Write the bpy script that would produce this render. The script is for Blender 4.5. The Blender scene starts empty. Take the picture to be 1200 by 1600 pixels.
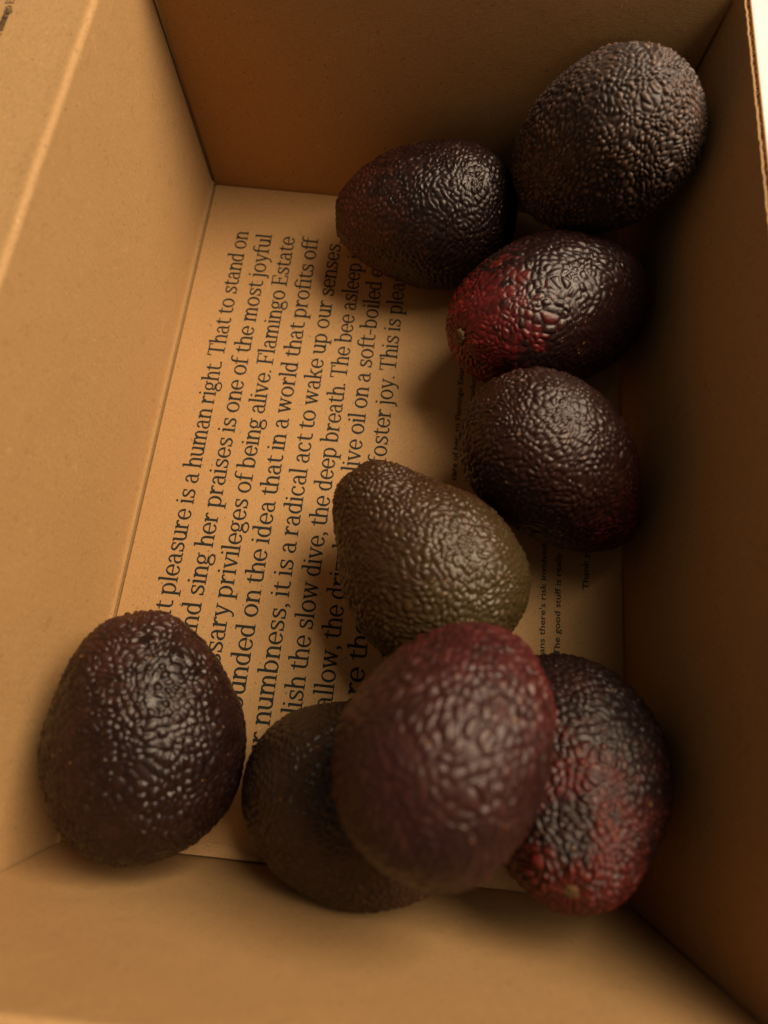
import bpy, bmesh, math, random
import numpy as np
from mathutils import Vector, Matrix, kdtree

random.seed(4)
rng = np.random.default_rng(11)
SC = bpy.context.scene
COL = SC.collection

# ------------------------------------------------------------------ camera
cam_d = bpy.data.cameras.new("camera")
cam_d.sensor_fit = 'HORIZONTAL'
cam_d.sensor_width = 36.0
cam_d.lens = 27.033
cam_d.clip_start = 0.01
cam_d.clip_end = 50.0
cam_d.dof.use_dof = True
cam_d.dof.focus_distance = 0.256
cam_d.dof.aperture_fstop = 6.8
cam = bpy.data.objects.new("camera", cam_d)
COL.objects.link(cam)
cam.matrix_world = Matrix((
    (0.99471909, -0.10138899, 0.01594362, 0.12079007),
    (0.10178051, 0.95446094, -0.28043723, 0.07492466),
    (0.01321569, 0.28057902, 0.95973994, 0.26293125),
    (0, 0, 0, 1)))
SC.camera = cam

# ------------------------------------------------------------------ world and light
world = bpy.data.worlds.new("World")
SC.world = world
world.use_nodes = True
bg = world.node_tree.nodes["Background"]
bg.inputs[0].default_value = (1.0, 0.91, 0.80, 1)
bg.inputs[1].default_value = 0.10

def area_light(name, target, direction, dist, sx, sy, power, color):
    ld = bpy.data.lights.new(name, 'AREA')
    ld.shape = 'RECTANGLE'
    ld.size, ld.size_y = sx, sy
    ld.energy = power
    ld.color = color
    o = bpy.data.objects.new(name, ld)
    COL.objects.link(o)
    d = Vector(direction).normalized()
    o.location = Vector(target) + d * dist
    o.rotation_euler = d.to_track_quat('Z', 'Y').to_euler()
    return o

area_light("window_light", (0.115, 0.15, 0.05), (0.52, 0.38, 0.80), 1.3, 0.90, 0.90, 37.0, (1.0, 0.87, 0.71))

SC.view_settings.view_transform = 'Standard'
SC.view_settings.look = 'None'
SC.view_settings.exposure = 0.0
SC.view_settings.gamma = 1.0
SC.cycles.use_denoising = True

# ------------------------------------------------------------------ sizes (metres)
W, L, T = 0.23, 0.3346, 0.0024
H_LEFT, H_RIGHT, H_BACK, H_FRONT = 0.1195, 0.1143, 0.1195, 0.1168

# ------------------------------------------------------------------ helpers
def tag(o, label=None, cat=None, group=None, kind=None):
    if label: o["label"] = label
    if cat: o["category"] = cat
    if group: o["group"] = group
    if kind: o["kind"] = kind
    return o

def mesh_obj(name, me, mat, parent=None):
    if mat: me.materials.append(mat)
    o = bpy.data.objects.new(name, me)
    COL.objects.link(o)
    if parent: o.parent = parent
    return o

def from_py(name, V, F, mat, parent=None, smooth=False):
    me = bpy.data.meshes.new(name)
    me.from_pydata([tuple(v) for v in V], [], F)
    if smooth:
        me.polygons.foreach_set("use_smooth", [True] * len(me.polygons))
    me.update()
    return mesh_obj(name, me, mat, parent)

def box_obj(name, lo, hi, mat, parent=None, bevel=0.0006, seg=3, warp=None, cuts=0):
    bm = bmesh.new()
    bmesh.ops.create_cube(bm, size=1.0)
    for v in bm.verts:
        v.co = Vector([lo[i] + (v.co[i] + 0.5) * (hi[i] - lo[i]) for i in range(3)])
    if bevel:
        bmesh.ops.bevel(bm, geom=bm.edges[:], offset=bevel, segments=seg, profile=0.5, affect='EDGES')
    if cuts:
        for ax in range(3):
            n = int((hi[ax] - lo[ax]) / cuts)
            for k in range(1, n):
                c = [0, 0, 0]; c[ax] = lo[ax] + (hi[ax] - lo[ax]) * k / n
                nn = [0, 0, 0]; nn[ax] = 1
                bmesh.ops.bisect_plane(bm, geom=bm.verts[:] + bm.edges[:] + bm.faces[:], plane_co=c, plane_no=nn)
    if warp:
        for v in bm.verts:
            v.co = warp(v.co)
    me = bpy.data.meshes.new(name)
    bm.to_mesh(me); bm.free()
    me.polygons.foreach_set("use_smooth", [True] * len(me.polygons))
    o = mesh_obj(name, me, mat, parent)
    try:
        me.set_sharp_from_angle(angle=math.radians(50))
    except Exception:
        pass
    return o

def profile_obj(name, pts, th, y0, y1, ny, mat, parent, axis='y', wob=0.0):
    """sheet of thickness th whose cross-section follows pts, swept along an axis"""
    P = np.array(pts, float)
    d = np.gradient(P, axis=0)
    n = np.stack([-d[:, 1], d[:, 0]], 1)
    n /= np.linalg.norm(n, axis=1)[:, None]
    ring = np.concatenate([P, (P + n * th)[::-1]])
    m = len(ring)
    V, F = [], []
    for j in range(ny + 1):
        s = y0 + (y1 - y0) * j / ny
        w = wob * (math.sin(s * 61 + 1) + 0.6 * math.sin(s * 143 + 2) + .4 * math.sin(s * 417))
        for a, z in ring:
            V.append((a, s, z + w * max(0, min(1, (z - .1) / .015))) if axis == 'y' else (s, a, z + w * max(0, min(1, (z - .1) / .015))))
    for j in range(ny):
        for i in range(m):
            k = (i + 1) % m
            F.append((j * m + i, j * m + k, (j + 1) * m + k, (j + 1) * m + i))
    F.append(tuple(range(m)))
    F.append(tuple(ny * m + i for i in reversed(range(m))))
    o = from_py(name, V, F, mat, parent, smooth=True)
    bm = bmesh.new(); bm.from_mesh(o.data)
    bmesh.ops.recalc_face_normals(bm, faces=bm.faces[:])
    bm.to_mesh(o.data); bm.free()
    try:
        o.data.set_sharp_from_angle(angle=math.radians(40))
    except Exception:
        pass
    return o

# ------------------------------------------------------------------ materials
class NT:
    def __init__(self, name):
        self.m = bpy.data.materials.new(name)
        self.m.use_nodes = True
        self.t = self.m.node_tree
        self.b = self.t.nodes["Principled BSDF"]
    def n(self, typ, **kw):
        nd = self.t.nodes.new(typ)
        for k, v in kw.items():
            if isinstance(k, str) and hasattr(nd, k):
                setattr(nd, k, v)
        return nd
    def link(self, a, b): self.t.links.new(a, b)
    def setin(self, node, **kw):
        for k, v in kw.items():
            node.inputs[k.replace('_', ' ')].default_value = v
        return node
    def noise(self, vec, scale, detail=3.0, rough=0.55, dist=0.0):
        nd = self.n('ShaderNodeTexNoise')
        nd.inputs['Scale'].default_value = scale
        nd.inputs['Detail'].default_value = detail
        nd.inputs['Roughness'].default_value = rough
        nd.inputs['Distortion'].default_value = dist
        self.link(vec, nd.inputs['Vector'])
        return nd.outputs['Fac']
    def ramp(self, val, lo, hi, a=0.0, b=1.0, smooth=True):
        nd = self.n('ShaderNodeMapRange')
        if smooth: nd.interpolation_type = 'SMOOTHSTEP'
        nd.inputs['From Min'].default_value = lo
        nd.inputs['From Max'].default_value = hi
        nd.inputs['To Min'].default_value = a
        nd.inputs['To Max'].default_value = b
        self.link(val, nd.inputs['Value'])
        return nd.outputs['Result']
    def math(self, op, a, b=None):
        nd = self.n('ShaderNodeMath', operation=op)
        for i, v in enumerate((a, b)):
            if v is None: continue
            if isinstance(v, (int, float)): nd.inputs[i].default_value = v
            else: self.link(v, nd.inputs[i])
        return nd.outputs[0]
    def mix(self, fac, a, b, blend='MIX'):
        nd = self.n('ShaderNodeMix', data_type='RGBA', blend_type=blend)
        if isinstance(fac, (int, float)): nd.inputs[0].default_value = fac
        else: self.link(fac, nd.inputs[0])
        for i, v in ((6, a), (7, b)):
            if isinstance(v, tuple): nd.inputs[i].default_value = (*v, 1)
            else: self.link(v, nd.inputs[i])
        return nd.outputs[2]
    def bump(self, h, strength, dist, normal=None):
        nd = self.n('ShaderNodeBump')
        nd.inputs['Strength'].default_value = strength
        nd.inputs['Distance'].default_value = dist
        self.link(h, nd.inputs['Height'])
        if normal: self.link(normal, nd.inputs['Normal'])
        return nd.outputs['Normal']
    def scaled(self, vec, s):
        nd = self.n('ShaderNodeMapping')
        nd.inputs['Scale'].default_value = s
        self.link(vec, nd.inputs['Vector'])
        return nd.outputs[0]

def cardboard(name, base, grain=(1, 1, 1), flute=None, seed=0.0):
    k = NT(name)
    tc = k.n('ShaderNodeTexCoord')
    mp = k.n('ShaderNodeMapping'); mp.inputs['Location'].default_value = (seed, seed * 0.7, seed * 1.3)
    k.link(tc.outputs['Object'], mp.inputs['Vector'])
    v = mp.outputs[0]
    big = k.noise(v, 22, 4, 0.6)
    mid = k.noise(k.scaled(v, grain), 620, 4, 0.65)
    fine = k.noise(k.scaled(v, grain), 1500, 2, 0.6)
    dark = tuple(c * f for c, f in zip(base, (0.86, 0.83, 0.78)))
    lite = tuple(min(1, c * f) for c, f in zip(base, (1.10, 1.11, 1.14)))
    c = k.mix(k.ramp(big, .15, .85), tuple(.45 * a + .55 * b for a, b in zip(dark, lite)), tuple(.3 * a + .7 * b for a, b in zip(dark, lite)))
    c = k.mix(k.math('MULTIPLY', k.ramp(mid, .38, .68), 0.35), c, dark)
    c = k.mix(k.math('MULTIPLY', k.ramp(fine, .45, .75), 0.60), c, tuple(x * .60 for x in base))
    # pulp flecks: dark and pale fibres
    sp = k.noise(k.scaled(v, (1, 1.0, 1)), 760, 1.0, .5)
    c = k.mix(k.math('MULTIPLY', k.ramp(sp, .725, .76), 0.75), c, tuple(x * .30 for x in base))
    sp2 = k.noise(k.scaled(v, (1.3, .8, 1.1)), 640, 1.0, .5)
    c = k.mix(k.math('MULTIPLY', k.ramp(sp2, .745, .785), 0.55), c, tuple(min(1, x * 1.65 + .04) for x in base))
    # longer paper fibres lying in two directions, and a few rubbed streaks
    for sc, off in (((1.0, .10, .16), 0.0), ((.12, 1.0, .9), 4.0)):
        fb = k.noise(k.scaled(v, sc), 2100 + off * 90, 1.5, .5, 1.2)
        c = k.mix(k.math('MULTIPLY', k.ramp(fb, .60, .74), 0.30), c, tuple(x * .55 for x in base))
        c = k.mix(k.math('MULTIPLY', k.ramp(fb, .36, .24), 0.22), c, tuple(min(1, x * 1.35 + .02) for x in base))
    rub = k.noise(k.scaled(v, (.5, .07, .5)), 260, 3, .6, .4)
    c = k.mix(k.math('MULTIPLY', k.math('MULTIPLY', k.ramp(rub, .62, .74), k.ramp(big, .45, .7)), 0.28), c, tuple(min(1, x * 1.3 + .03) for x in base))
    k.link(c, k.b.inputs['Base Color'])
    k.b.inputs['Roughness'].default_value = 0.72
    k.b.inputs['Specular IOR Level'].default_value = 0.28
    nrm = k.bump(k.noise(k.scaled(v, grain), 1500, 3, .6), 0.30, 0.00016)
    nrm = k.bump(mid, 0.25, 0.0003, nrm)
    nrm = k.bump(k.noise(v, 26, 3, .55), 0.35, 0.0020, nrm)
    if flute:
        wv = k.n('ShaderNodeTexWave'); wv.wave_type = 'BANDS'; wv.bands_direction = flute
        wv.inputs['Scale'].default_value = 98.0
        wv.inputs['Distortion'].default_value = 0.8
        wv.inputs['Detail'].default_value = 1
        k.link(v, wv.inputs['Vector'])
        nrm = k.bump(wv.outputs['Fac'], 0.16, 0.00012, nrm)
    k.link(nrm, k.b.inputs['Normal'])
    return k.m

KRAFT = (0.43, 0.232, 0.082)
M_SIDE = cardboard("kraft_side", KRAFT, (1, .5, 1.6), 'Y', 0.0)
M_END = cardboard("kraft_end", KRAFT, (.5, 1, 1.6), None, 3.1)
M_FLOOR = cardboard("kraft_floor", KRAFT, (1.6, .5, 1), None, 7.7)
M_CORE = cardboard("kraft_core", (0.30, 0.15, 0.055), (1, 1, 1), None, 1.7)

def plain(name, col, rough=0.6, spec=0.3):
    k = NT(name)
    tc = k.n('ShaderNodeTexCoord')
    f = k.noise(tc.outputs['Object'], 900, 3, .6)
    c = k.mix(k.ramp(f, .3, .7), tuple(x * .85 for x in col), tuple(min(1, x * 1.12) for x in col))
    k.link(c, k.b.inputs['Base Color'])
    k.b.inputs['Roughness'].default_value = rough
    k.b.inputs['Specular IOR Level'].default_value = spec
    return k.m

def ink_mat():
    k = NT("printed_ink")
    tc = k.n('ShaderNodeTexCoord')
    f = k.noise(tc.outputs['Object'], 2600, 3, .7)
    c = k.mix(k.ramp(f, .57, .82), (0.013, 0.014, 0.010), (0.075, 0.046, 0.02))
    k.link(c, k.b.inputs['Base Color'])
    k.b.inputs['Roughness'].default_value = 0.75
    k.b.inputs['Specular IOR Level'].default_value = 0.2
    return k.m
M_INK = ink_mat()
M_TABLE = plain("white_table", (0.56, 0.55, 0.52), 0.5)
M_SCAR = None

# ------------------------------------------------------------------ the surface under the box
tb = box_obj("table_top", (-1.2, -1.2, -0.035), (1.4, 1.6, -0.0052), M_TABLE, bevel=0.004)
tag(tb, kind="structure", label="white table top the cardboard box stands on")

# ------------------------------------------------------------------ the box
box = bpy.data.objects.new("cardboard_box", None)
COL.objects.link(box)
tag(box, "open brown cardboard box with black printed text inside, holding the avocados", "box")
GAP = 0.0007
# floor: slightly crowned panel, ends short of the walls
floor = box_obj("bottom_panel", (0.0019, 0.0008, -0.0022), (W - 0.0010, L - 0.0004, 0.0), M_FLOOR, box, bevel=0.0004)
under = box_obj("bottom_flap", (-0.0030, -0.0080, -0.0049), (W + 0.0030, L + 0.0080, -0.00235), M_FLOOR, box, bevel=0.0003)
# a torn strip of liner lying where floor and front wall meet
sv = []
for i in range(21):
    u = i / 20
    x = 0.046 + 0.040 * u
    wdt = 0.0045 * math.sin(math.pi * min(1, u * 1.1 + .02)) ** .7 + 0.0003 * math.sin(i * 2.7)
    sv.append((x, 0.0009, 0.0016)); sv.append((x, 0.0009 + max(0.0003, wdt), 0.0004))
from_py("torn_liner", sv, [(2 * i, 2 * i + 1, 2 * i + 3, 2 * i + 2) for i in range(20)], M_FLOOR, box)

def arc_pts(cx, cz, r, a0, a1, n):
    return [(cx + r * math.cos(math.radians(a0 + (a1 - a0) * i / n)), cz + r * math.sin(math.radians(a0 + (a1 - a0) * i / n))) for i in range(n + 1)]

# left wall and its flap: one sheet that folds outward over a soft rounded crease
RC = 0.0019
def lerp_pts(a, b, n, skip_last=True):
    return [(a[0] + (b[0] - a[0]) * i / n, a[1] + (b[1] - a[1]) * i / n) for i in range(n + (0 if skip_last else 1))]

left = profile_obj("side_panel", [(0.0002, -0.0012), (0.0008, 0.0001), (0.0009, 0.0008), (0.0004, 0.0017), (0.0001, 0.003)] + lerp_pts((0, 0.006), (0, H_LEFT - RC - .0006), 8, False), T, -0.0060, L + 0.0060, 60, M_SIDE, box)
# flap: bulged crease then nearly level panel
SLOPE = math.radians(-5)
cr = [(-0.0000, H_LEFT - RC - .0004)] + arc_pts(-RC, H_LEFT - RC, RC, 0, 84, 8)
cr += [(-RC - .0010, H_LEFT - .0001), (-RC - .0024, H_LEFT - .00035), (-RC - .0050, H_LEFT - .0007)]
ex, ez = cr[-1]
cr += lerp_pts((ex - .004, ez - .00035), (ex - 0.105, ez + math.tan(SLOPE) * .105), 8, False)
flap = profile_obj("top_flap", cr, T, -0.001, L + 0.001, 120, M_SIDE, box, wob=0.0001)

# back wall stops a hair short of the left wall; an added hidden panel behind blocks light, so the gap stays dark
GAPX = 0.0020
back = box_obj("back_panel", (GAPX, L, -0.0015), (W - 0.0012, L + 0.0024, H_BACK), M_END, box, bevel=0.0005)
box_obj("back_light_block", (-0.0020, L + 0.0062, -0.002), (W + 0.002, L + 0.0082, H_BACK - .002), M_END, box, bevel=0.0003)
# right wall: two liners with a fluted medium between them, cut edge on top
def torn_top(o, amp, seedv):
    me = o.data
    for v in me.vertices:
        if v.co.z > H_RIGHT - 0.002:
            s = v.co.y
            n = (math.sin(s * 900 + seedv) * .4 + math.sin(s * 2130 + seedv * 2) * .35 + math.sin(s * 411 + seedv * 3) * .5 + math.sin(s * 4410) * .3)
            v.co.z += amp * n
            if abs(amp) > 0: v.co.x += amp * .5 * math.sin(s * 1310 + seedv)
r_in = box_obj("inner_liner", (W, -0.0060, -0.0012), (W + 0.0007, L + 0.0060, H_RIGHT), M_SIDE, box, bevel=0.0002, seg=2)
bm = bmesh.new(); bm.from_mesh(r_in.data)
for k in range(1, 320):
    bmesh.ops.bisect_plane(bm, geom=[e for e in bm.verts[:] + bm.edges[:] + bm.faces[:]], plane_co=(0, -0.0024 + (L + .0048) * k / 320, 0), plane_no=(0, 1, 0)) if k % 2 else None
bm.to_mesh(r_in.data); bm.free()
torn_top(r_in, 0.00022, 1.0)
r_out = box_obj("outer_liner", (W + 0.0020, -0.0060, -0.002), (W + 0.0025, L + 0.0060, H_RIGHT + .0001), M_SIDE, box, bevel=0.0001, seg=2)
fv, ff = [], []
nfl = 900
for j in range(nfl + 1):
    y = -0.0024 + (L + .0048) * j / nfl
    x = W + 0.00135 + 0.00052 * math.sin(2 * math.pi * y / 0.0031)
    zt = H_RIGHT - 0.0006 + 0.00025 * math.sin(y * 713) + .0002 * math.sin(y * 1900)
    fv += [(x - .00008, y, 0.0), (x - .00008, y, zt), (x + .00008, y, zt), (x + .00008, y, 0.0)]
for j in range(nfl):
    a, b = 4 * j, 4 * j + 4
    ff += [(a, a + 1, b + 1, b), (a + 1, a + 2, b + 2, b + 1), (a + 2, a + 3, b + 3, b + 2)]
from_py("fluted_core", fv, ff, M_CORE, box)
# front wall with its outward flap
cr = lerp_pts((0, 0.0004), (0, H_FRONT - RC - .0004), 6) + [(0, H_FRONT - RC - .0002)] + arc_pts(-RC, H_FRONT - RC, RC, 0, 80, 8)
cr += lerp_pts((-RC - .002, H_FRONT - .0001), (-.10, H_FRONT - .012), 6, False)
front = profile_obj("front_panel", cr, T, 0.0011, W - 0.0013, 60, M_END, box, axis='x')
box_obj("front_light_block", (-0.0020, -0.0080, -0.002), (W + 0.002, -0.0060, H_FRONT - .010), M_END, box, bevel=0.0003)  # added unseen panel, stops light leaking in so the front corner gaps read dark
box_obj("bottom_seam", (-0.0022, -0.0022, -0.002), (W + .0018, -0.0002, 0.0003), M_END, box, bevel=0.0003)

# ------------------------------------------------------------------ serif lettering (own letter shapes)
GL = {}
class G:
    def __init__(s): s.f = []
    def R(s, x0, y0, x1, y1):
        x0, x1, y0, y1 = min(x0, x1) - 12, max(x0, x1) + 12, min(y0, y1) - 9, max(y0, y1) + 9
        s.f.append([[(x0, y0), (x1, y0), (x1, y1), (x0, y1)]]); return s
    def A(s, cx, cy, rx, ry, a0, a1, wx, wy):
        rx, ry, wx, wy = rx + 8, ry + 8, wx + 24, wy + 20
        n = max(6, int(abs(a1 - a0) / 11)); q = []
        P = []
        for i in range(n + 1):
            a = math.radians(a0 + (a1 - a0) * i / n); c, d = math.cos(a), math.sin(a)
            P.append(((cx + rx * c, cy + ry * d), (cx + (rx - wx) * c, cy + (ry - wy) * d)))
        for i in range(n): q.append([P[i][0], P[i + 1][0], P[i + 1][1], P[i][1]])
        s.f.append(q); return s
    def S(s, pts, ws, sub=4):
        P = np.array(pts, float); w = np.array(ws, float) + 22
        if len(P) > 2:
            Q, Wd = [], []
            E = np.vstack([2 * P[0] - P[1], P, 2 * P[-1] - P[-2]])
            for i in range(len(P) - 1):
                p0, p1, p2, p3 = E[i:i + 4]
                for k in range(sub):
                    t = k / sub
                    Q.append(.5 * (2 * p1 + (p2 - p0) * t + (2 * p0 - 5 * p1 + 4 * p2 - p3) * t * t + (3 * p1 - p0 - 3 * p2 + p3) * t ** 3))
                    Wd.append(w[i] + (w[i + 1] - w[i]) * t)
            Q.append(P[-1]); Wd.append(w[-1]); P = np.array(Q); w = np.array(Wd)
        d = np.gradient(P, axis=0); nn = np.stack([-d[:, 1], d[:, 0]], 1); nn /= np.linalg.norm(nn, axis=1)[:, None]
        a = P + nn * w[:, None] / 2; b = P - nn * w[:, None] / 2
        s.f.append([[tuple(a[i]), tuple(b[i]), tuple(b[i + 1]), tuple(a[i + 1])] for i in range(len(P) - 1)]); return s
    def D(s, cx, cy, r):
        s.f.append([[(cx + r * math.cos(2 * math.pi * i / 14), cy + r * math.sin(2 * math.pi * i / 14)) for i in range(14)]]); return s
def g(ch, adv):
    GL[ch] = (G(), adv); return GL[ch][0]
g(' ', 175)
g('n', 415).R(60, 0, 118, 490).R(15, 0, 168, 26).S([(8, 470), (118, 500)], [30, 26]).A(222, 320, 142, 185, 165, 0, 58, 44).R(306, 0, 364, 325).R(258, 0, 408, 26)
g('m', 630).R(60, 0, 118, 490).R(15, 0, 163, 26).S([(8, 470), (118, 500)], [30, 26]).A(209, 320, 129, 185, 165, 0, 58, 44).R(280, 0, 338, 325).R(238, 0, 378, 26).A(430, 320, 129, 185, 165, 0, 58, 44).R(501, 0, 559, 325).R(458, 0, 604, 26)
g('h', 415).R(60, 0, 118, 730).R(15, 0, 168, 26).S([(5, 708), (118, 738)], [30, 26]).A(222, 320, 142, 185, 165, 0, 58, 44).R(306, 0, 364, 325).R(258, 0, 408, 26)
g('u', 420).R(55, 160, 113, 490).S([(2, 478), (113, 488)], [28, 28]).A(200, 165, 145, 178, 180, 345, 58, 44).R(302, 0, 360, 490).S([(240, 478), (360, 488)], [28, 28]).S([(302, 12), (415, 22)], [28, 24])
g('i', 190).R(66, 0, 124, 490).R(15, 0, 178, 26).S([(14, 470), (124, 500)], [30, 26]).D(92, 660, 46)
g('l', 190).R(66, 0, 124, 730).R(15, 0, 178, 26).S([(10, 708), (124, 738)], [30, 26])
g('r', 325).R(60, 0, 118, 490).R(15, 0, 185, 26).S([(8, 470), (118, 500)], [30, 26]).A(245, 315, 140, 190, 170, 62, 52, 46).D(292, 440, 36)
g('o', 440).A(218, 250, 192, 264, 0, 360, 60, 34)
g('e', 405).A(210, 250, 186, 264, 0, 328, 60, 34).R(60, 240, 392, 272)
g('c', 385).A(210, 250, 186, 264, 45, 325, 60, 34).D(310, 400, 40)
g('a', 405).R(262, 80, 318, 350).A(184, 335, 134, 178, 0, 145, 56, 36).D(84, 402, 36).A(184, 142, 152, 156, 70, 305, 56, 32).S([(270, 300), (190, 290)], [26, 30]).S([(290, 90), (310, 28), (355, 14), (402, 30)], [54, 42, 32, 22])
g('s', 365).S([(308, 365), (288, 445), (205, 484), (112, 456), (84, 378), (130, 308), (212, 258), (290, 200), (306, 112), (250, 34), (170, 15), (85, 58), (58, 150)], [20, 28, 34, 44, 54, 60, 62, 60, 54, 42, 34, 28, 20]).R(294, 350, 316, 492).R(48, 5, 70, 160)
g('t', 285).R(88, 110, 146, 560).S([(117, 540), (138, 620)], [56, 16]).R(15, 466, 262, 496).A(225, 128, 137, 140, 180, 318, 58, 38)
g('f', 270).R(78, 0, 136, 580).R(20, 0, 225, 26).R(10, 466, 250, 496).A(222, 580, 144, 165, 180, 55, 56, 38).D(298, 694, 32)
g('d', 420).A(195, 250, 172, 264, 42, 318, 60, 34).R(285, 40, 343, 730).S([(222, 716), (343, 730)], [28, 26]).R(285, 0, 343, 45).S([(300, 12), (402, 22)], [28, 24])
g('b', 430).R(55, 0, 113, 730).S([(0, 708), (113, 738)], [30, 26]).A(212, 250, 182, 264, -142, 142, 60, 34)
g('p', 435).R(60, -205, 118, 490).R(8, -205, 190, -179).S([(8, 470), (118, 500)], [30, 26]).A(216, 250, 182, 264, -142, 142, 60, 34)
g('g', 410).A(185, 336, 150, 172, 0, 360, 54, 32).S([(105, 200), (72, 140), (110, 88), (230, 78), (310, 62)], [28, 34, 44, 54, 46]).A(205, -70, 185, 134, 0, 360, 44, 34).S([(300, 440), (345, 478), (398, 470)], [24, 30, 44])
g('v', 405).S([(62, 488), (212, 0)], [62, 52]).S([(206, 0), (345, 488)], [34, 32]).R(5, 470, 150, 496).R(275, 470, 408, 496)
g('w', 590).S([(58, 488), (180, 0)], [60, 50]).S([(172, 0), (292, 470)], [32, 32]).S([(288, 488), (412, 0)], [60, 50]).S([(404, 0), (520, 488)], [32, 32]).R(5, 470, 140, 496).R(455, 470, 585, 496).R(235, 470, 350, 496)
g('y', 405).S([(62, 488), (220, -10)], [62, 48]).S([(345, 488), (215, 0), (165, -130), (100, -188), (45, -168)], [32, 34, 34, 36, 46]).R(5, 470, 150, 496).R(275, 470, 408, 496)
g('j', 200).R(76, -90, 134, 490).S([(14, 470), (134, 500)], [30, 26]).S([(105, -90), (90, -160), (35, -196), (-25, -180)], [58, 46, 34, 44]).D(100, 660, 46)
g('k', 415).R(60, 0, 118, 730).R(15, 0, 172, 26).S([(5, 708), (118, 738)], [30, 26]).S([(115, 220), (312, 485)], [32, 32]).S([(185, 300), (355, 12)], [58, 58]).R(245, 470, 385, 496).R(275, 0, 422, 26)
g('z', 380).R(30, 462, 345, 494).R(20, 0, 355, 30).S([(312, 470), (62, 22)], [54, 54]).R(30, 380, 52, 490).R(333, 5, 355, 120)
g('T', 520).R(232, 0, 294, 690).R(150, 0, 376, 26).R(25, 664, 500, 694).R(25, 545, 50, 690).R(475, 545, 500, 690)
g('F', 455).R(88, 0, 150, 690).R(18, 0, 258, 26).R(18, 664, 432, 694).R(407, 540, 432, 690).R(150, 335, 330, 365).R(318, 275, 342, 425)
g('E', 480).R(88, 0, 150, 690).R(18, 0, 448, 28).R(18, 664, 432, 694).R(407, 540, 432, 690).R(423, 5, 450, 160).R(150, 335, 330, 365).R(318, 275, 342, 425)
g('.', 150).D(72, 40, 46)
g(',', 160).D(78, 42, 46).S([(112, 42), (105, -50), (40, -120)], [40, 34, 14])
g('-', 260).R(25, 205, 235, 243)

def pens(text):
    x, out = 0.0, []
    for ch in text:
        out.append(x); x += GL[ch][1]
    out.append(x)
    return out

def serif_line(text, xb, anchors, unit, parent, z=0.00007, name="printed_line", xform=None):
    """anchors: two (character index, y in metres); letters run along +y, their tops face -x"""
    pp = pens(text)
    (i0, y0), (i1, y1) = anchors
    k = (y1 - y0) / (pp[i1] - pp[i0]) if i1 != i0 else unit
    V, F, q = [], [], 0
    for ch, px in zip(text, pp):
        for prim in GL[ch][0].f:
            zz = z + 0.000006 * (q % 4); q += 1
            for face in prim:
                n0 = len(V)
                for (u, v) in face:
                    p = (xb - v * unit, y0 + (px - pp[i0] + u) * k, zz)
                    V.append(xform(p) if xform else p)
                F.append(tuple(range(n0, n0 + len(face))))
    return from_py(name, V, F, M_INK, parent)

U = 0.0119 * 0.001
def ln(text, xb, a0, a1):
    i0, y0 = (text.index(a0[0]) if isinstance(a0[0], str) else a0[0]), a0[1]
    i1 = len(text) if a1[0] is None else (text.index(a1[0]) if isinstance(a1[0], str) else a1[0])
    o = serif_line(text, xb * .001, ((i0, y0 * .001), (i1, a1[1] * .001)), U, floor)
    return o
ln("that pleasure is a human right. That to stand on", 25.9, ("pleasure", 102.3), (None, 304.0))
ln("and sing her praises is one of the most joyful", 38.9, ("sing", 103.3), (None, 303.5))
ln("necessary privileges of being alive. Flamingo Estate", 51.7, ("priv", 103.5), (None, 303.3))
ln("founded on the idea that in a world that profits off", 64.6, ("on the", 96.2), (None, 304.0))
ln("our numbness, it is a radical act to wake up our senses.", 77.4, ("numb", 51.6), (None, 303.6))
ln("relish the slow dive, the deep breath. The bee asleep in", 90.1, ("slow", 93.4), (" in", 290.4))
ln("swallow, the drizzle", 102.9, ("llow", 66.5), ("drizzle", 108.3))
ln("olive oil on a soft-boiled egg", 102.2, ("soft", 227.2), (" egg", 280.0))
ln("are the", 115.4, ("e the", 73.2), ("the", 82.6))
ln("foster joy. This is pleasure", 114.6, ("This", 226.8), ("sure", 280.6))
ln("or", 128.3, (0, 79.6), (None, 89.0))

def sans(text, xb, y0, y1, size, upto=None):
    def make(t):
        cu = bpy.data.curves.new("print", 'FONT'); cu.body = t; cu.size = 1.0; cu.resolution_u = 3; cu.offset = 0.015
        ob = bpy.data.objects.new("print", cu); COL.objects.link(ob)
        dg = bpy.context.evaluated_depsgraph_get(); dg.update()
        me = bpy.data.meshes.new_from_object(ob.evaluated_get(dg))
        bpy.data.objects.remove(ob); bpy.data.curves.remove(cu)
        return me
    me = make(text)
    co = np.array([v.co[:] for v in me.vertices])
    if upto:
        m2 = make(upto); c2 = np.array([v.co[:] for v in m2.vertices]); bpy.data.meshes.remove(m2)
        x0, x1 = c2[:, 0].min(), c2[:, 0].max()
    else:
        x0, x1 = co[:, 0].min(), co[:, 0].max()
    k = (y1 - y0) / (x1 - x0)
    for v in me.vertices:
        v.co = Vector((xb - v.co.y * size, y0 + (v.co.x - x0) * k, 0.00008)) if True else v.co
    me.update()
    me.name = "small_print"
    me.materials.clear()
    o = mesh_obj("small_print", me, M_INK, floor)
    return o
SZ = 0.0038
sans("care of her, so Flamingo Estate", 0.1494, 0.1712, 0.2292, SZ, "care of her, so Flamingo Est")
sans("produce", 0.1558, 0.2130, 0.2275, SZ, "produc")
sans("means there's risk involved", 0.1940, 0.0876, 0.1438, SZ)
sans("The good stuff is really", 0.2008, 0.0938, 0.1406, SZ)
sans("Thank you", 0.2135, 0.1246, 0.1420, SZ, "Thank y")

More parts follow.
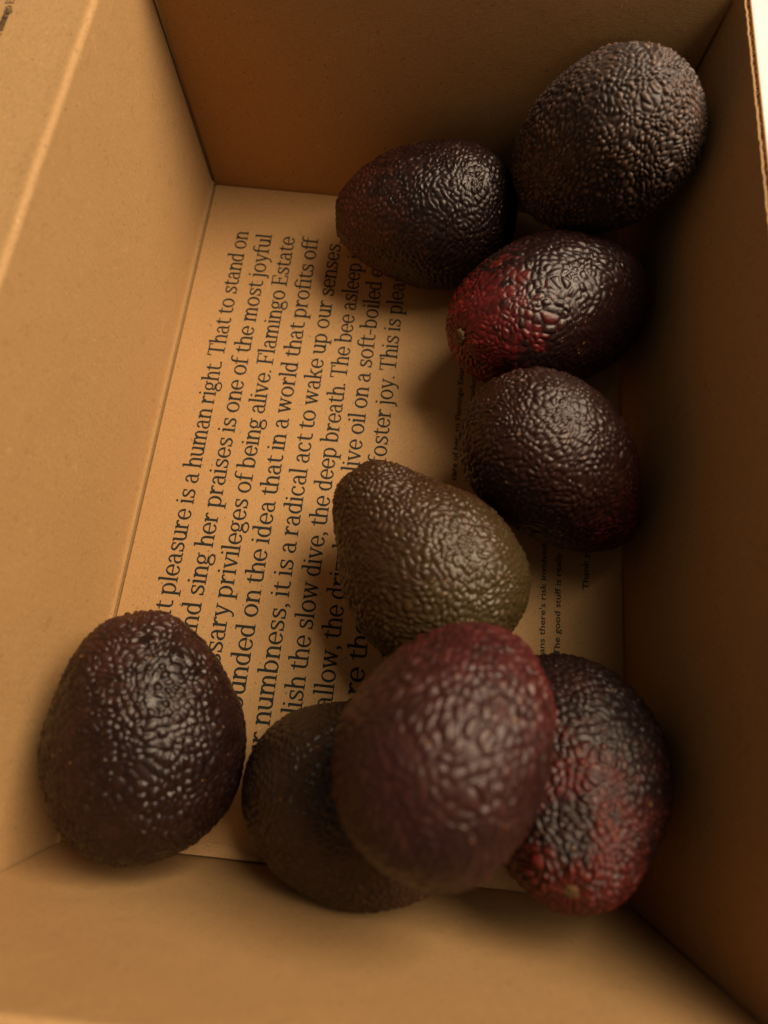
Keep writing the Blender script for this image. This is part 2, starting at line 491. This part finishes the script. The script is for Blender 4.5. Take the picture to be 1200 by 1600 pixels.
# flap print (only its end shows in the corner of the picture)
fx0 = -0.0302
def flap_z(p):
    x, y, z = p
    return (x, y, ez + (x - ex) * math.tan(-SLOPE) + 0.00006 + (z - 0.00007))
serif_line("Flamingo Estate", -0.0302, ((6, 0.2842), (7, 0.2861)), 0.0000044, flap, xform=flap_z, name="flap_print")

# ------------------------------------------------------------------ avocados
def hash3(ix, iy, iz, k):
    h = (ix.astype(np.uint32) * np.uint32(73856093)) ^ (iy.astype(np.uint32) * np.uint32(19349663)) ^ (iz.astype(np.uint32) * np.uint32(83492791)) ^ np.uint32((k * 2654435761) & 0xffffffff)
    h ^= h >> np.uint32(15); h *= np.uint32(2246822519); h ^= h >> np.uint32(13); h *= np.uint32(3266489917); h ^= h >> np.uint32(16)
    return (h & np.uint32(0xffffff)).astype(np.float32) / np.float32(0xffffff)

def vnoise(P, cell, seed):
    Q = P / cell + 100.0
    I = np.floor(Q).astype(np.int64); f = (Q - I).astype(np.float32); f = f * f * (3 - 2 * f)
    out = 0
    for dx in (0, 1):
        for dy in (0, 1):
            for dz in (0, 1):
                w = (f[:, 0] if dx else 1 - f[:, 0]) * (f[:, 1] if dy else 1 - f[:, 1]) * (f[:, 2] if dz else 1 - f[:, 2])
                out = out + w * hash3(I[:, 0] + dx, I[:, 1] + dy, I[:, 2] + dz, seed)
    return out * 2 - 1

def pebbles(P, Pw, cell, seed, stretch, merge=0.55):
    """leathery warts: cells grown from points scattered evenly over the skin itself.
    P smooth surface points, Pw the same points warped for the look-up"""
    r = np.random.default_rng(seed)
    S = np.array(stretch)
    C = Pw[r.choice(len(Pw), 22000, replace=True)] * S
    kd = kdtree.KDTree(len(C))
    for i, c in enumerate(C): kd.insert(c, i)
    kd.balance()
    alive = np.ones(len(C), bool); pts = []
    for i in range(len(C)):                       # dart throwing keeps the spacing even
        if not alive[i]: continue
        pts.append(C[i])
        for _, j, _ in kd.find_range(C[i], cell * (0.42 + 0.60 * ((i * 7919) % 97) / 97)): alive[j] = False
    kd = kdtree.KDTree(len(pts))
    for i, c in enumerate(pts): kd.insert(c, i)
    kd.balance()
    n = len(P); F1 = np.empty(n); F2 = np.empty(n); I = np.empty(n, np.int64); J = np.empty(n, np.int64)
    Q = (Pw * S).tolist()
    fn = kd.find_n
    for v in range(n):
        (_, i, d1), (_, j, d2) = fn(Q[v], 2)
        F1[v] = d1; F2[v] = d2; I[v] = i; J[v] = j
    H = 0.45 + 0.55 * r.random(len(pts)) ** .8
    lo, hi = np.minimum(I, J), np.maximum(I, J)
    m = hash3(lo, hi, lo + hi, seed)
    mg = np.clip((m - (1 - merge)) / merge, 0, 1) * .85
    e = np.clip((F2 - F1) / (cell * .62), 0, 1)
    e2 = e * (2 - e)
    dome = mg + (1 - mg) * e2
    Hm = .5 * (H[I] + H[J]); w = np.clip(e * 1.6, 0, 1); Hh = Hm + (H[I] - Hm) * w * w * (3 - 2 * w)
    rd = np.clip(1 - (F1 / (cell * .72)) ** 2, 0, 1)
    return (.45 * dome + .55 * rd * (mg * .5 + (1 - mg * .5) * e2)) * Hh, r.random(len(pts))[I]

DK = 0.39
RELIEF = 1.75
def avocado_mat(name, dark, mid, red, red_lo, red_hi, red_noise, tip, rough, bloom, seed, tipamt=0.5, ground=0.35):
    """red_lo..red_hi: where along the fruit (-1 blossom end .. +1 stem end) the second colour comes in"""
    dark, mid, tip = (tuple(x * f * g_ for x, g_ in zip(c, (1.08, .84, .72))) for c, f in ((dark, DK), (mid, DK), (tip, DK)))
    k = NT(name)
    tc = k.n('ShaderNodeTexCoord')
    v = tc.outputs['Object']
    mp = k.n('ShaderNodeMapping'); mp.inputs['Location'].default_value = (seed, seed * 1.7, -seed)
    k.link(v, mp.inputs['Vector']); vs = mp.outputs[0]
    at = k.n('ShaderNodeAttribute'); at.attribute_name = "axis"
    wa = k.n('ShaderNodeAttribute'); wa.attribute_name = "wart"
    ax, wart = at.outputs['Fac'], wa.outputs['Fac']
    n1 = k.noise(vs, 34, 3, .6)
    n2 = k.noise(vs, 150, 3, .6)
    n3 = k.noise(vs, 900, 3, .65)
    c = k.mix(k.ramp(n1, .35, .65), dark, mid)
    f = k.math('ADD', ax, k.math('MULTIPLY', k.math('SUBTRACT', n1, 0.5), red_noise))
    f = k.math('ADD', f, k.math('MULTIPLY', k.math('SUBTRACT', n2, 0.5), 1.3))
    ta = k.n('ShaderNodeAttribute'); ta.attribute_name = "tone"
    ba = k.n('ShaderNodeAttribute'); ba.attribute_name = "blot"
    f = k.math('ADD', f, k.math('MULTIPLY', k.math('SUBTRACT', ta.outputs['Fac'], 0.5), 0.45))
    f = k.math('SUBTRACT', f, k.math('MULTIPLY', ba.outputs['Fac'], 1.1))
    rm = k.ramp(f, red_lo, red_hi)
    # the warts carry more of the red than the ground between them
    rw = k.math('MULTIPLY', rm, k.ramp(wart, 0.25, 0.8, ground, 1.0))
    c = k.mix(rw, c, red)
    c = k.mix(k.math('MULTIPLY', k.ramp(wart, .45, .95), tipamt), c, tip)
    c = k.mix(k.math('MULTIPLY', k.ramp(ta.outputs['Fac'], .55, 1.0), .35), c, tip)
    # small corky lenticels
    sp = k.noise(vs, 420, 1, .5)
    c = k.mix(k.math('MULTIPLY', k.ramp(sp, .73, .77), 0.55), c, (0.22, 0.10, 0.04))
    k.link(c, k.b.inputs['Base Color'])
    r = k.math('ADD', k.ramp(n2, .3, .7, rough - .06, rough + .08), k.ramp(n3, .3, .7, -.04, .05))
    k.link(r, k.b.inputs['Roughness'])
    k.b.inputs['Specular IOR Level'].default_value = 0.36
    k.b.inputs['Specular Tint'].default_value = (1.0, 0.84, 0.70, 1)
    if bloom:
        k.b.inputs['Sheen Weight'].default_value = bloom
        k.b.inputs['Sheen Roughness'].default_value = 0.5
        k.b.inputs['Sheen Tint'].default_value = (0.75, 0.62, 0.55, 1)
    nrm = k.bump(n3, 0.40, 0.00028)
    k.link(nrm, k.b.inputs['Normal'])
    return k.m

NT_, NA_ = 300, 400
def avocado(idx, c, u, Lg, Rm, kk, label, mat, cell=0.0024, amp=0.00062, stretch=(1, 1, 1), seed=1, lump=0.0015, scar=False, rough_lo=0.75, dent=None, rs=0.0031, merge=0.5, neck=0.0):
    cell = cell * .98
    t = np.linspace(0, math.pi, NT_ + 1)
    a = np.linspace(0, 2 * math.pi, NA_, endpoint=False)
    TT, AA = np.meshgrid(t, a, indexing='ij')
    ct = np.cos(TT)
    rr = Rm * np.sin(TT) * (1 - kk * ct) * (1 - neck * np.exp(-((ct - .5) / .28) ** 2))
    P = np.stack([rr * np.cos(AA), rr * np.sin(AA), Lg / 2 * ct], -1).reshape(-1, 3)
    # normals of the smooth form
    dr = Rm * (np.cos(TT) * (1 - kk * ct) + kk * np.sin(TT) ** 2)
    dz = -Lg / 2 * np.sin(TT)
    nx, nz = -dz, dr
    ln_ = np.sqrt(nx ** 2 + nz ** 2) + 1e-12
    N = np.stack([nx / ln_ * np.cos(AA), nx / ln_ * np.sin(AA), nz / ln_], -1).reshape(-1, 3)
    # one vertex per pole
    keep = np.ones((NT_ + 1, NA_), bool); keep[0, 1:] = False; keep[-1, 1:] = False
    km = keep.reshape(-1)
    idmap = np.cumsum(km) - 1
    idg = idmap.reshape(NT_ + 1, NA_).copy(); idg[0, :] = idg[0, 0]; idg[-1, :] = idg[-1, 0]
    P, N = P[km], N[km]
    N[0] = (0, 0, 1); N[-1] = (0, 0, -1)
    axis = (P[:, 2] / (Lg / 2)).astype(np.float32)
    h0 = vnoise(P, 0.034, seed + 3) * lump + vnoise(P, 0.016, seed + 5) * lump * .35
    Wp = np.stack([vnoise(P, 0.011, seed + 11 + j) + .5 * vnoise(P, 0.005, seed + 17 + j) for j in range(3)], 1) * cell * 1.05
    p1, tone = pebbles(P, P + Wp, cell, seed * 31 + 1, stretch, merge)
    p2 = .5 + .5 * vnoise(P, cell * .30, seed + 77)
    p3 = 1 - np.abs(vnoise(P + Wp, cell * .62, seed + 90)) * 2.2
    mask = np.clip(rough_lo + (1.05 - rough_lo) * (vnoise(P, 0.02, seed + 41) * .9 + .5) + .22 * vnoise(P, .009, seed + 43), .3, 1.15)
    pole = np.clip((1.0 - np.abs(axis)) / .035, 0, 1)
    wart = (p1 * .86 + p2 * .12 + p3 * .08) * mask
    h = h0 + RELIEF * amp * (wart - .45) * (.35 + .65 * pole)
    blot = np.zeros(len(P))
    if dent:
        qd = Vector(u).normalized().to_track_quat('Z', 'Y').inverted()
        for (pw, rad_) in dent:
            pl = np.array(qd @ (Vector(pw) - Vector(c)))
            dd = np.linalg.norm((P - pl) * 1.0, axis=1) * (1 + .35 * vnoise(P, .006, seed + 60))
            blot = np.maximum(blot, np.clip(1.5 - 1.5 * dd / rad_, 0, 1))
        h = h - blot * 0.0012
    # stem pit
    rad = np.sqrt(P[:, 0] ** 2 + P[:, 1] ** 2)
    pit = np.where(axis > 0, np.exp(-(rad / 0.0055) ** 2), 0)
    h = h - pit * 0.0022
    # furrows that run into the stem
    ang = np.arctan2(P[:, 1], P[:, 0])
    fur = np.where(axis > 0, np.exp(-((rad - .007) / .005) ** 2), 0) * np.sin(ang * 13 + 3 * vnoise(P, .01, seed))
    h = h + fur * 0.00022
    P = P + N * h[:, None]
    F = []
    for i in range(NT_):
        r0, r1 = idg[i], idg[i + 1]
        r0n, r1n = np.roll(r0, -1), np.roll(r1, -1)
        if i == 0: F.append(np.stack([r0, r1, r1n], 1))
        elif i == NT_ - 1: F.append(np.stack([r0, r1, r0n], 1))
        else: F.append(np.stack([r0, r1, r1n, r0n], 1))
    me = bpy.data.meshes.new("avocado")
    nv = len(P)
    loops = np.concatenate([f.reshape(-1) for f in F])
    tot = np.concatenate([np.full(len(f), f.shape[1]) for f in F])
    start = np.concatenate([[0], np.cumsum(tot)[:-1]])
    me.vertices.add(nv); me.vertices.foreach_set("co", P.astype(np.float32).reshape(-1))
    me.loops.add(len(loops)); me.loops.foreach_set("vertex_index", loops.astype(np.int32))
    me.polygons.add(len(tot)); me.polygons.foreach_set("loop_start", start.astype(np.int32)); me.polygons.foreach_set("loop_total", tot.astype(np.int32))
    me.polygons.foreach_set("use_smooth", np.ones(len(tot), bool))
    me.update(calc_edges=True); me.validate()
    for nm, arr in (("axis", axis), ("wart", wart.astype(np.float32)), ("tone", tone.astype(np.float32)), ("blot", blot.astype(np.float32))):
        at = me.attributes.new(nm, 'FLOAT', 'POINT'); at.data.foreach_set("value", arr)
    o = mesh_obj("avocado", me, mat)
    u = Vector(u).normalized()
    q = u.to_track_quat('Z', 'Y')
    o.rotation_mode = 'QUATERNION'; o.rotation_quaternion = q
    o.location = c
    tag(o, label, "avocado", "avocados piled in the cardboard box")
    if scar:
        V = [(0, 0, 0.0009)]; FF = []
        rings = [(0.35, .0011), (.62, .0008), (.85, .0010), (1.0, .0004), (1.08, -.0008)]
        nn = 28
        for q_, (fr, zz) in enumerate(rings):
            for j in range(nn):
                w = 1 + .10 * math.sin(j * 1.9 + idx) + .07 * math.sin(j * 3.3 + q_)
                V.append((rs * fr * w * math.cos(2 * math.pi * j / nn), rs * 1.12 * fr * w * math.sin(2 * math.pi * j / nn), zz + .0003 * math.sin(j * 2.1 + q_ * 1.7)))
        for j in range(nn): FF.append((0, 1 + j, 1 + (j + 1) % nn))
        for q_ in range(len(rings) - 1):
            for j in range(nn):
                b0, b1 = 1 + q_ * nn, 1 + (q_ + 1) * nn
                FF.append((b0 + j, b1 + j, b1 + (j + 1) % nn, b0 + (j + 1) % nn))
        s = from_py("stem_scar", V, FF, M_SCAR, o, smooth=True)
        s.location = (0, 0, Lg / 2 - 0.0021)
    return o

k = NT("stem_cork")
tc = k.n('ShaderNodeTexCoord')
c_ = k.mix(k.ramp(k.noise(tc.outputs['Object'], 900, 4, .7), .35, .65), (0.035, 0.014, 0.005), (0.22, 0.10, 0.027))
k.link(c_, k.b.inputs['Base Color']); k.b.inputs['Roughness'].default_value = .7
k.link(k.bump(k.noise(tc.outputs['Object'], 1400, 3, .6), .8, .0004), k.b.inputs['Normal'])
M_SCAR = k.m

BLK, PUR, BRN = (0.017, 0.0085, 0.0080), (0.031, 0.013, 0.0105), (0.050, 0.022, 0.013)
RED, DRED = (0.20, 0.007, 0.007), (0.085, 0.012, 0.010)
A = avocado
A(1, (0.19252, 0.30011, 0.07252), (-0.65278, 0.26917, -0.70811), 0.08003, 0.03247, 0.1013,
  "grey-black avocado with a dusty bloom, propped in the back right corner",
  avocado_mat("skin_grey", (0.027, 0.016, 0.013), (0.048, 0.028, 0.021), BRN, .2, 1.2, 1.2, (0.30, 0.19, 0.13), .42, .10, 1.0, .9), cell=.0023, amp=.00085, seed=1, rough_lo=.9, merge=.6)
A(2, (0.12101, 0.29327, 0.03328), (-0.99262, -0.12128, -0.00028), 0.09087, 0.03187, 0.2339,
  "dark purple avocado lying by the back wall, narrow reddish end pointing left",
  avocado_mat("skin_purple", BLK, PUR, (0.075, 0.014, 0.007), -.05, .9, 1.2, (0.045, 0.022, 0.018), .36, .0, 2.0, .4), seed=2, cell=.0027, amp=.00066, stretch=(1, 1, 1.25), merge=.68)
A(3, (0.18126, 0.24261, 0.03669), (-0.80428, -0.51971, 0.28844), 0.10427, 0.03354, 0.05175,
  "long avocado with a bright red end and brown stem scar facing left",
  avocado_mat("skin_red_end", (0.024, 0.010, 0.010), (0.040, 0.014, 0.013), RED, .42, 1.0, .8, (0.07, 0.028, 0.024), .33, .0, 3.0, .5), seed=3, cell=.0031, amp=.00060, scar=True, rough_lo=.55)
A(4, (0.18809, 0.16769, 0.03431), (0.75827, -0.39493, -0.51871), 0.0957, 0.03122, 0.22285,
  "purple-brown avocado by the right wall between the red-ended avocado and the olive green one",
  avocado_mat("skin_brown_purple", (0.034, 0.013, 0.010), (0.060, 0.022, 0.015), (0.11, 0.010, 0.006), .0, .85, 1.0, (0.085, 0.040, 0.028), .37, .0, 4.0, .5), seed=4, cell=.0028, amp=.00078, stretch=(1, 1, 1.3), merge=.66)
A(5, (0.13229, 0.12318, 0.03804), (-0.67936, 0.70572, 0.20096), 0.09195, 0.03375, 0.27693,
  "olive green avocado with a brown neck, in the middle of the box",
  avocado_mat("skin_olive", (0.080, 0.062, 0.022), (0.100, 0.077, 0.027), (0.030, 0.0095, 0.0035), -.45, .30, .9, (0.13, 0.085, 0.028), .37, .0, 5.0, .5, .8), seed=5, cell=.0025, amp=.00070, stretch=(1, 1, 1.2), rough_lo=.85, neck=.09)
A(6, (0.144, .0615, .0839), (.4843, .8283, -.2825), .0759, .0294, .1354,
  "blurred reddish avocado lying on top of the others at the front of the box",
  avocado_mat("skin_plum", (0.042, 0.015, 0.014), (0.068, 0.022, 0.020), (0.085, 0.009, 0.008), -.05, .85, .8, (0.13, 0.048, 0.034), .40, .0, 6.0, .5), seed=6, cell=.0030, amp=.00070, merge=.70, stretch=(1.1, 1.1, .6), rough_lo=.6)
A(7, (.1172, .0318, .0339), (.9135, -.3034, .2733), .0826, .0315, .0996,
  "dull brown smooth-skinned avocado half hidden under the blurred reddish one, left of it",
  avocado_mat("skin_dull", (0.026, 0.016, 0.010), (0.045, 0.026, 0.014), (0.060, 0.020, 0.010), .2, 1.2, 1.0, (0.05, 0.035, 0.024), .38, .0, 7.0, .3), seed=7, cell=.0027, amp=.00062, rough_lo=.7, lump=.0014)
A(8, (0.1889, 0.0487, 0.0441), (-0.1798, -0.5725, 0.7999), 0.0889, 0.0342, 0.3,
  "black avocado with red speckled lower end in the front right corner",
  avocado_mat("skin_red_speckled", (0.018, 0.011, 0.011), (0.034, 0.015, 0.013), (0.115, 0.008, 0.005), .12, 1.1, 1.0, (0.07, 0.020, 0.014), .47, .0, 8.0, .22, .30), seed=8, cell=.0026, amp=.00080, scar=True, rough_lo=.9, dent=[((0.179, 0.0418, 0.0807), 0.011)], rs=.0023)
A(9, (0.03928, 0.04892, 0.03647), (-0.22676, 0.93399, 0.27619), 0.08687, 0.03314, 0.16136,
  "dark glossy avocado alone in the front left corner of the box",
  avocado_mat("skin_dark_gloss", (0.017, 0.0085, 0.008), (0.032, 0.014, 0.011), (0.050, 0.013, 0.008), .2, 1.2, 1.6, (0.06, 0.028, 0.022), .33, .0, 9.0, .5), seed=9, cell=.0027, amp=.00078, rough_lo=.7, merge=.68)
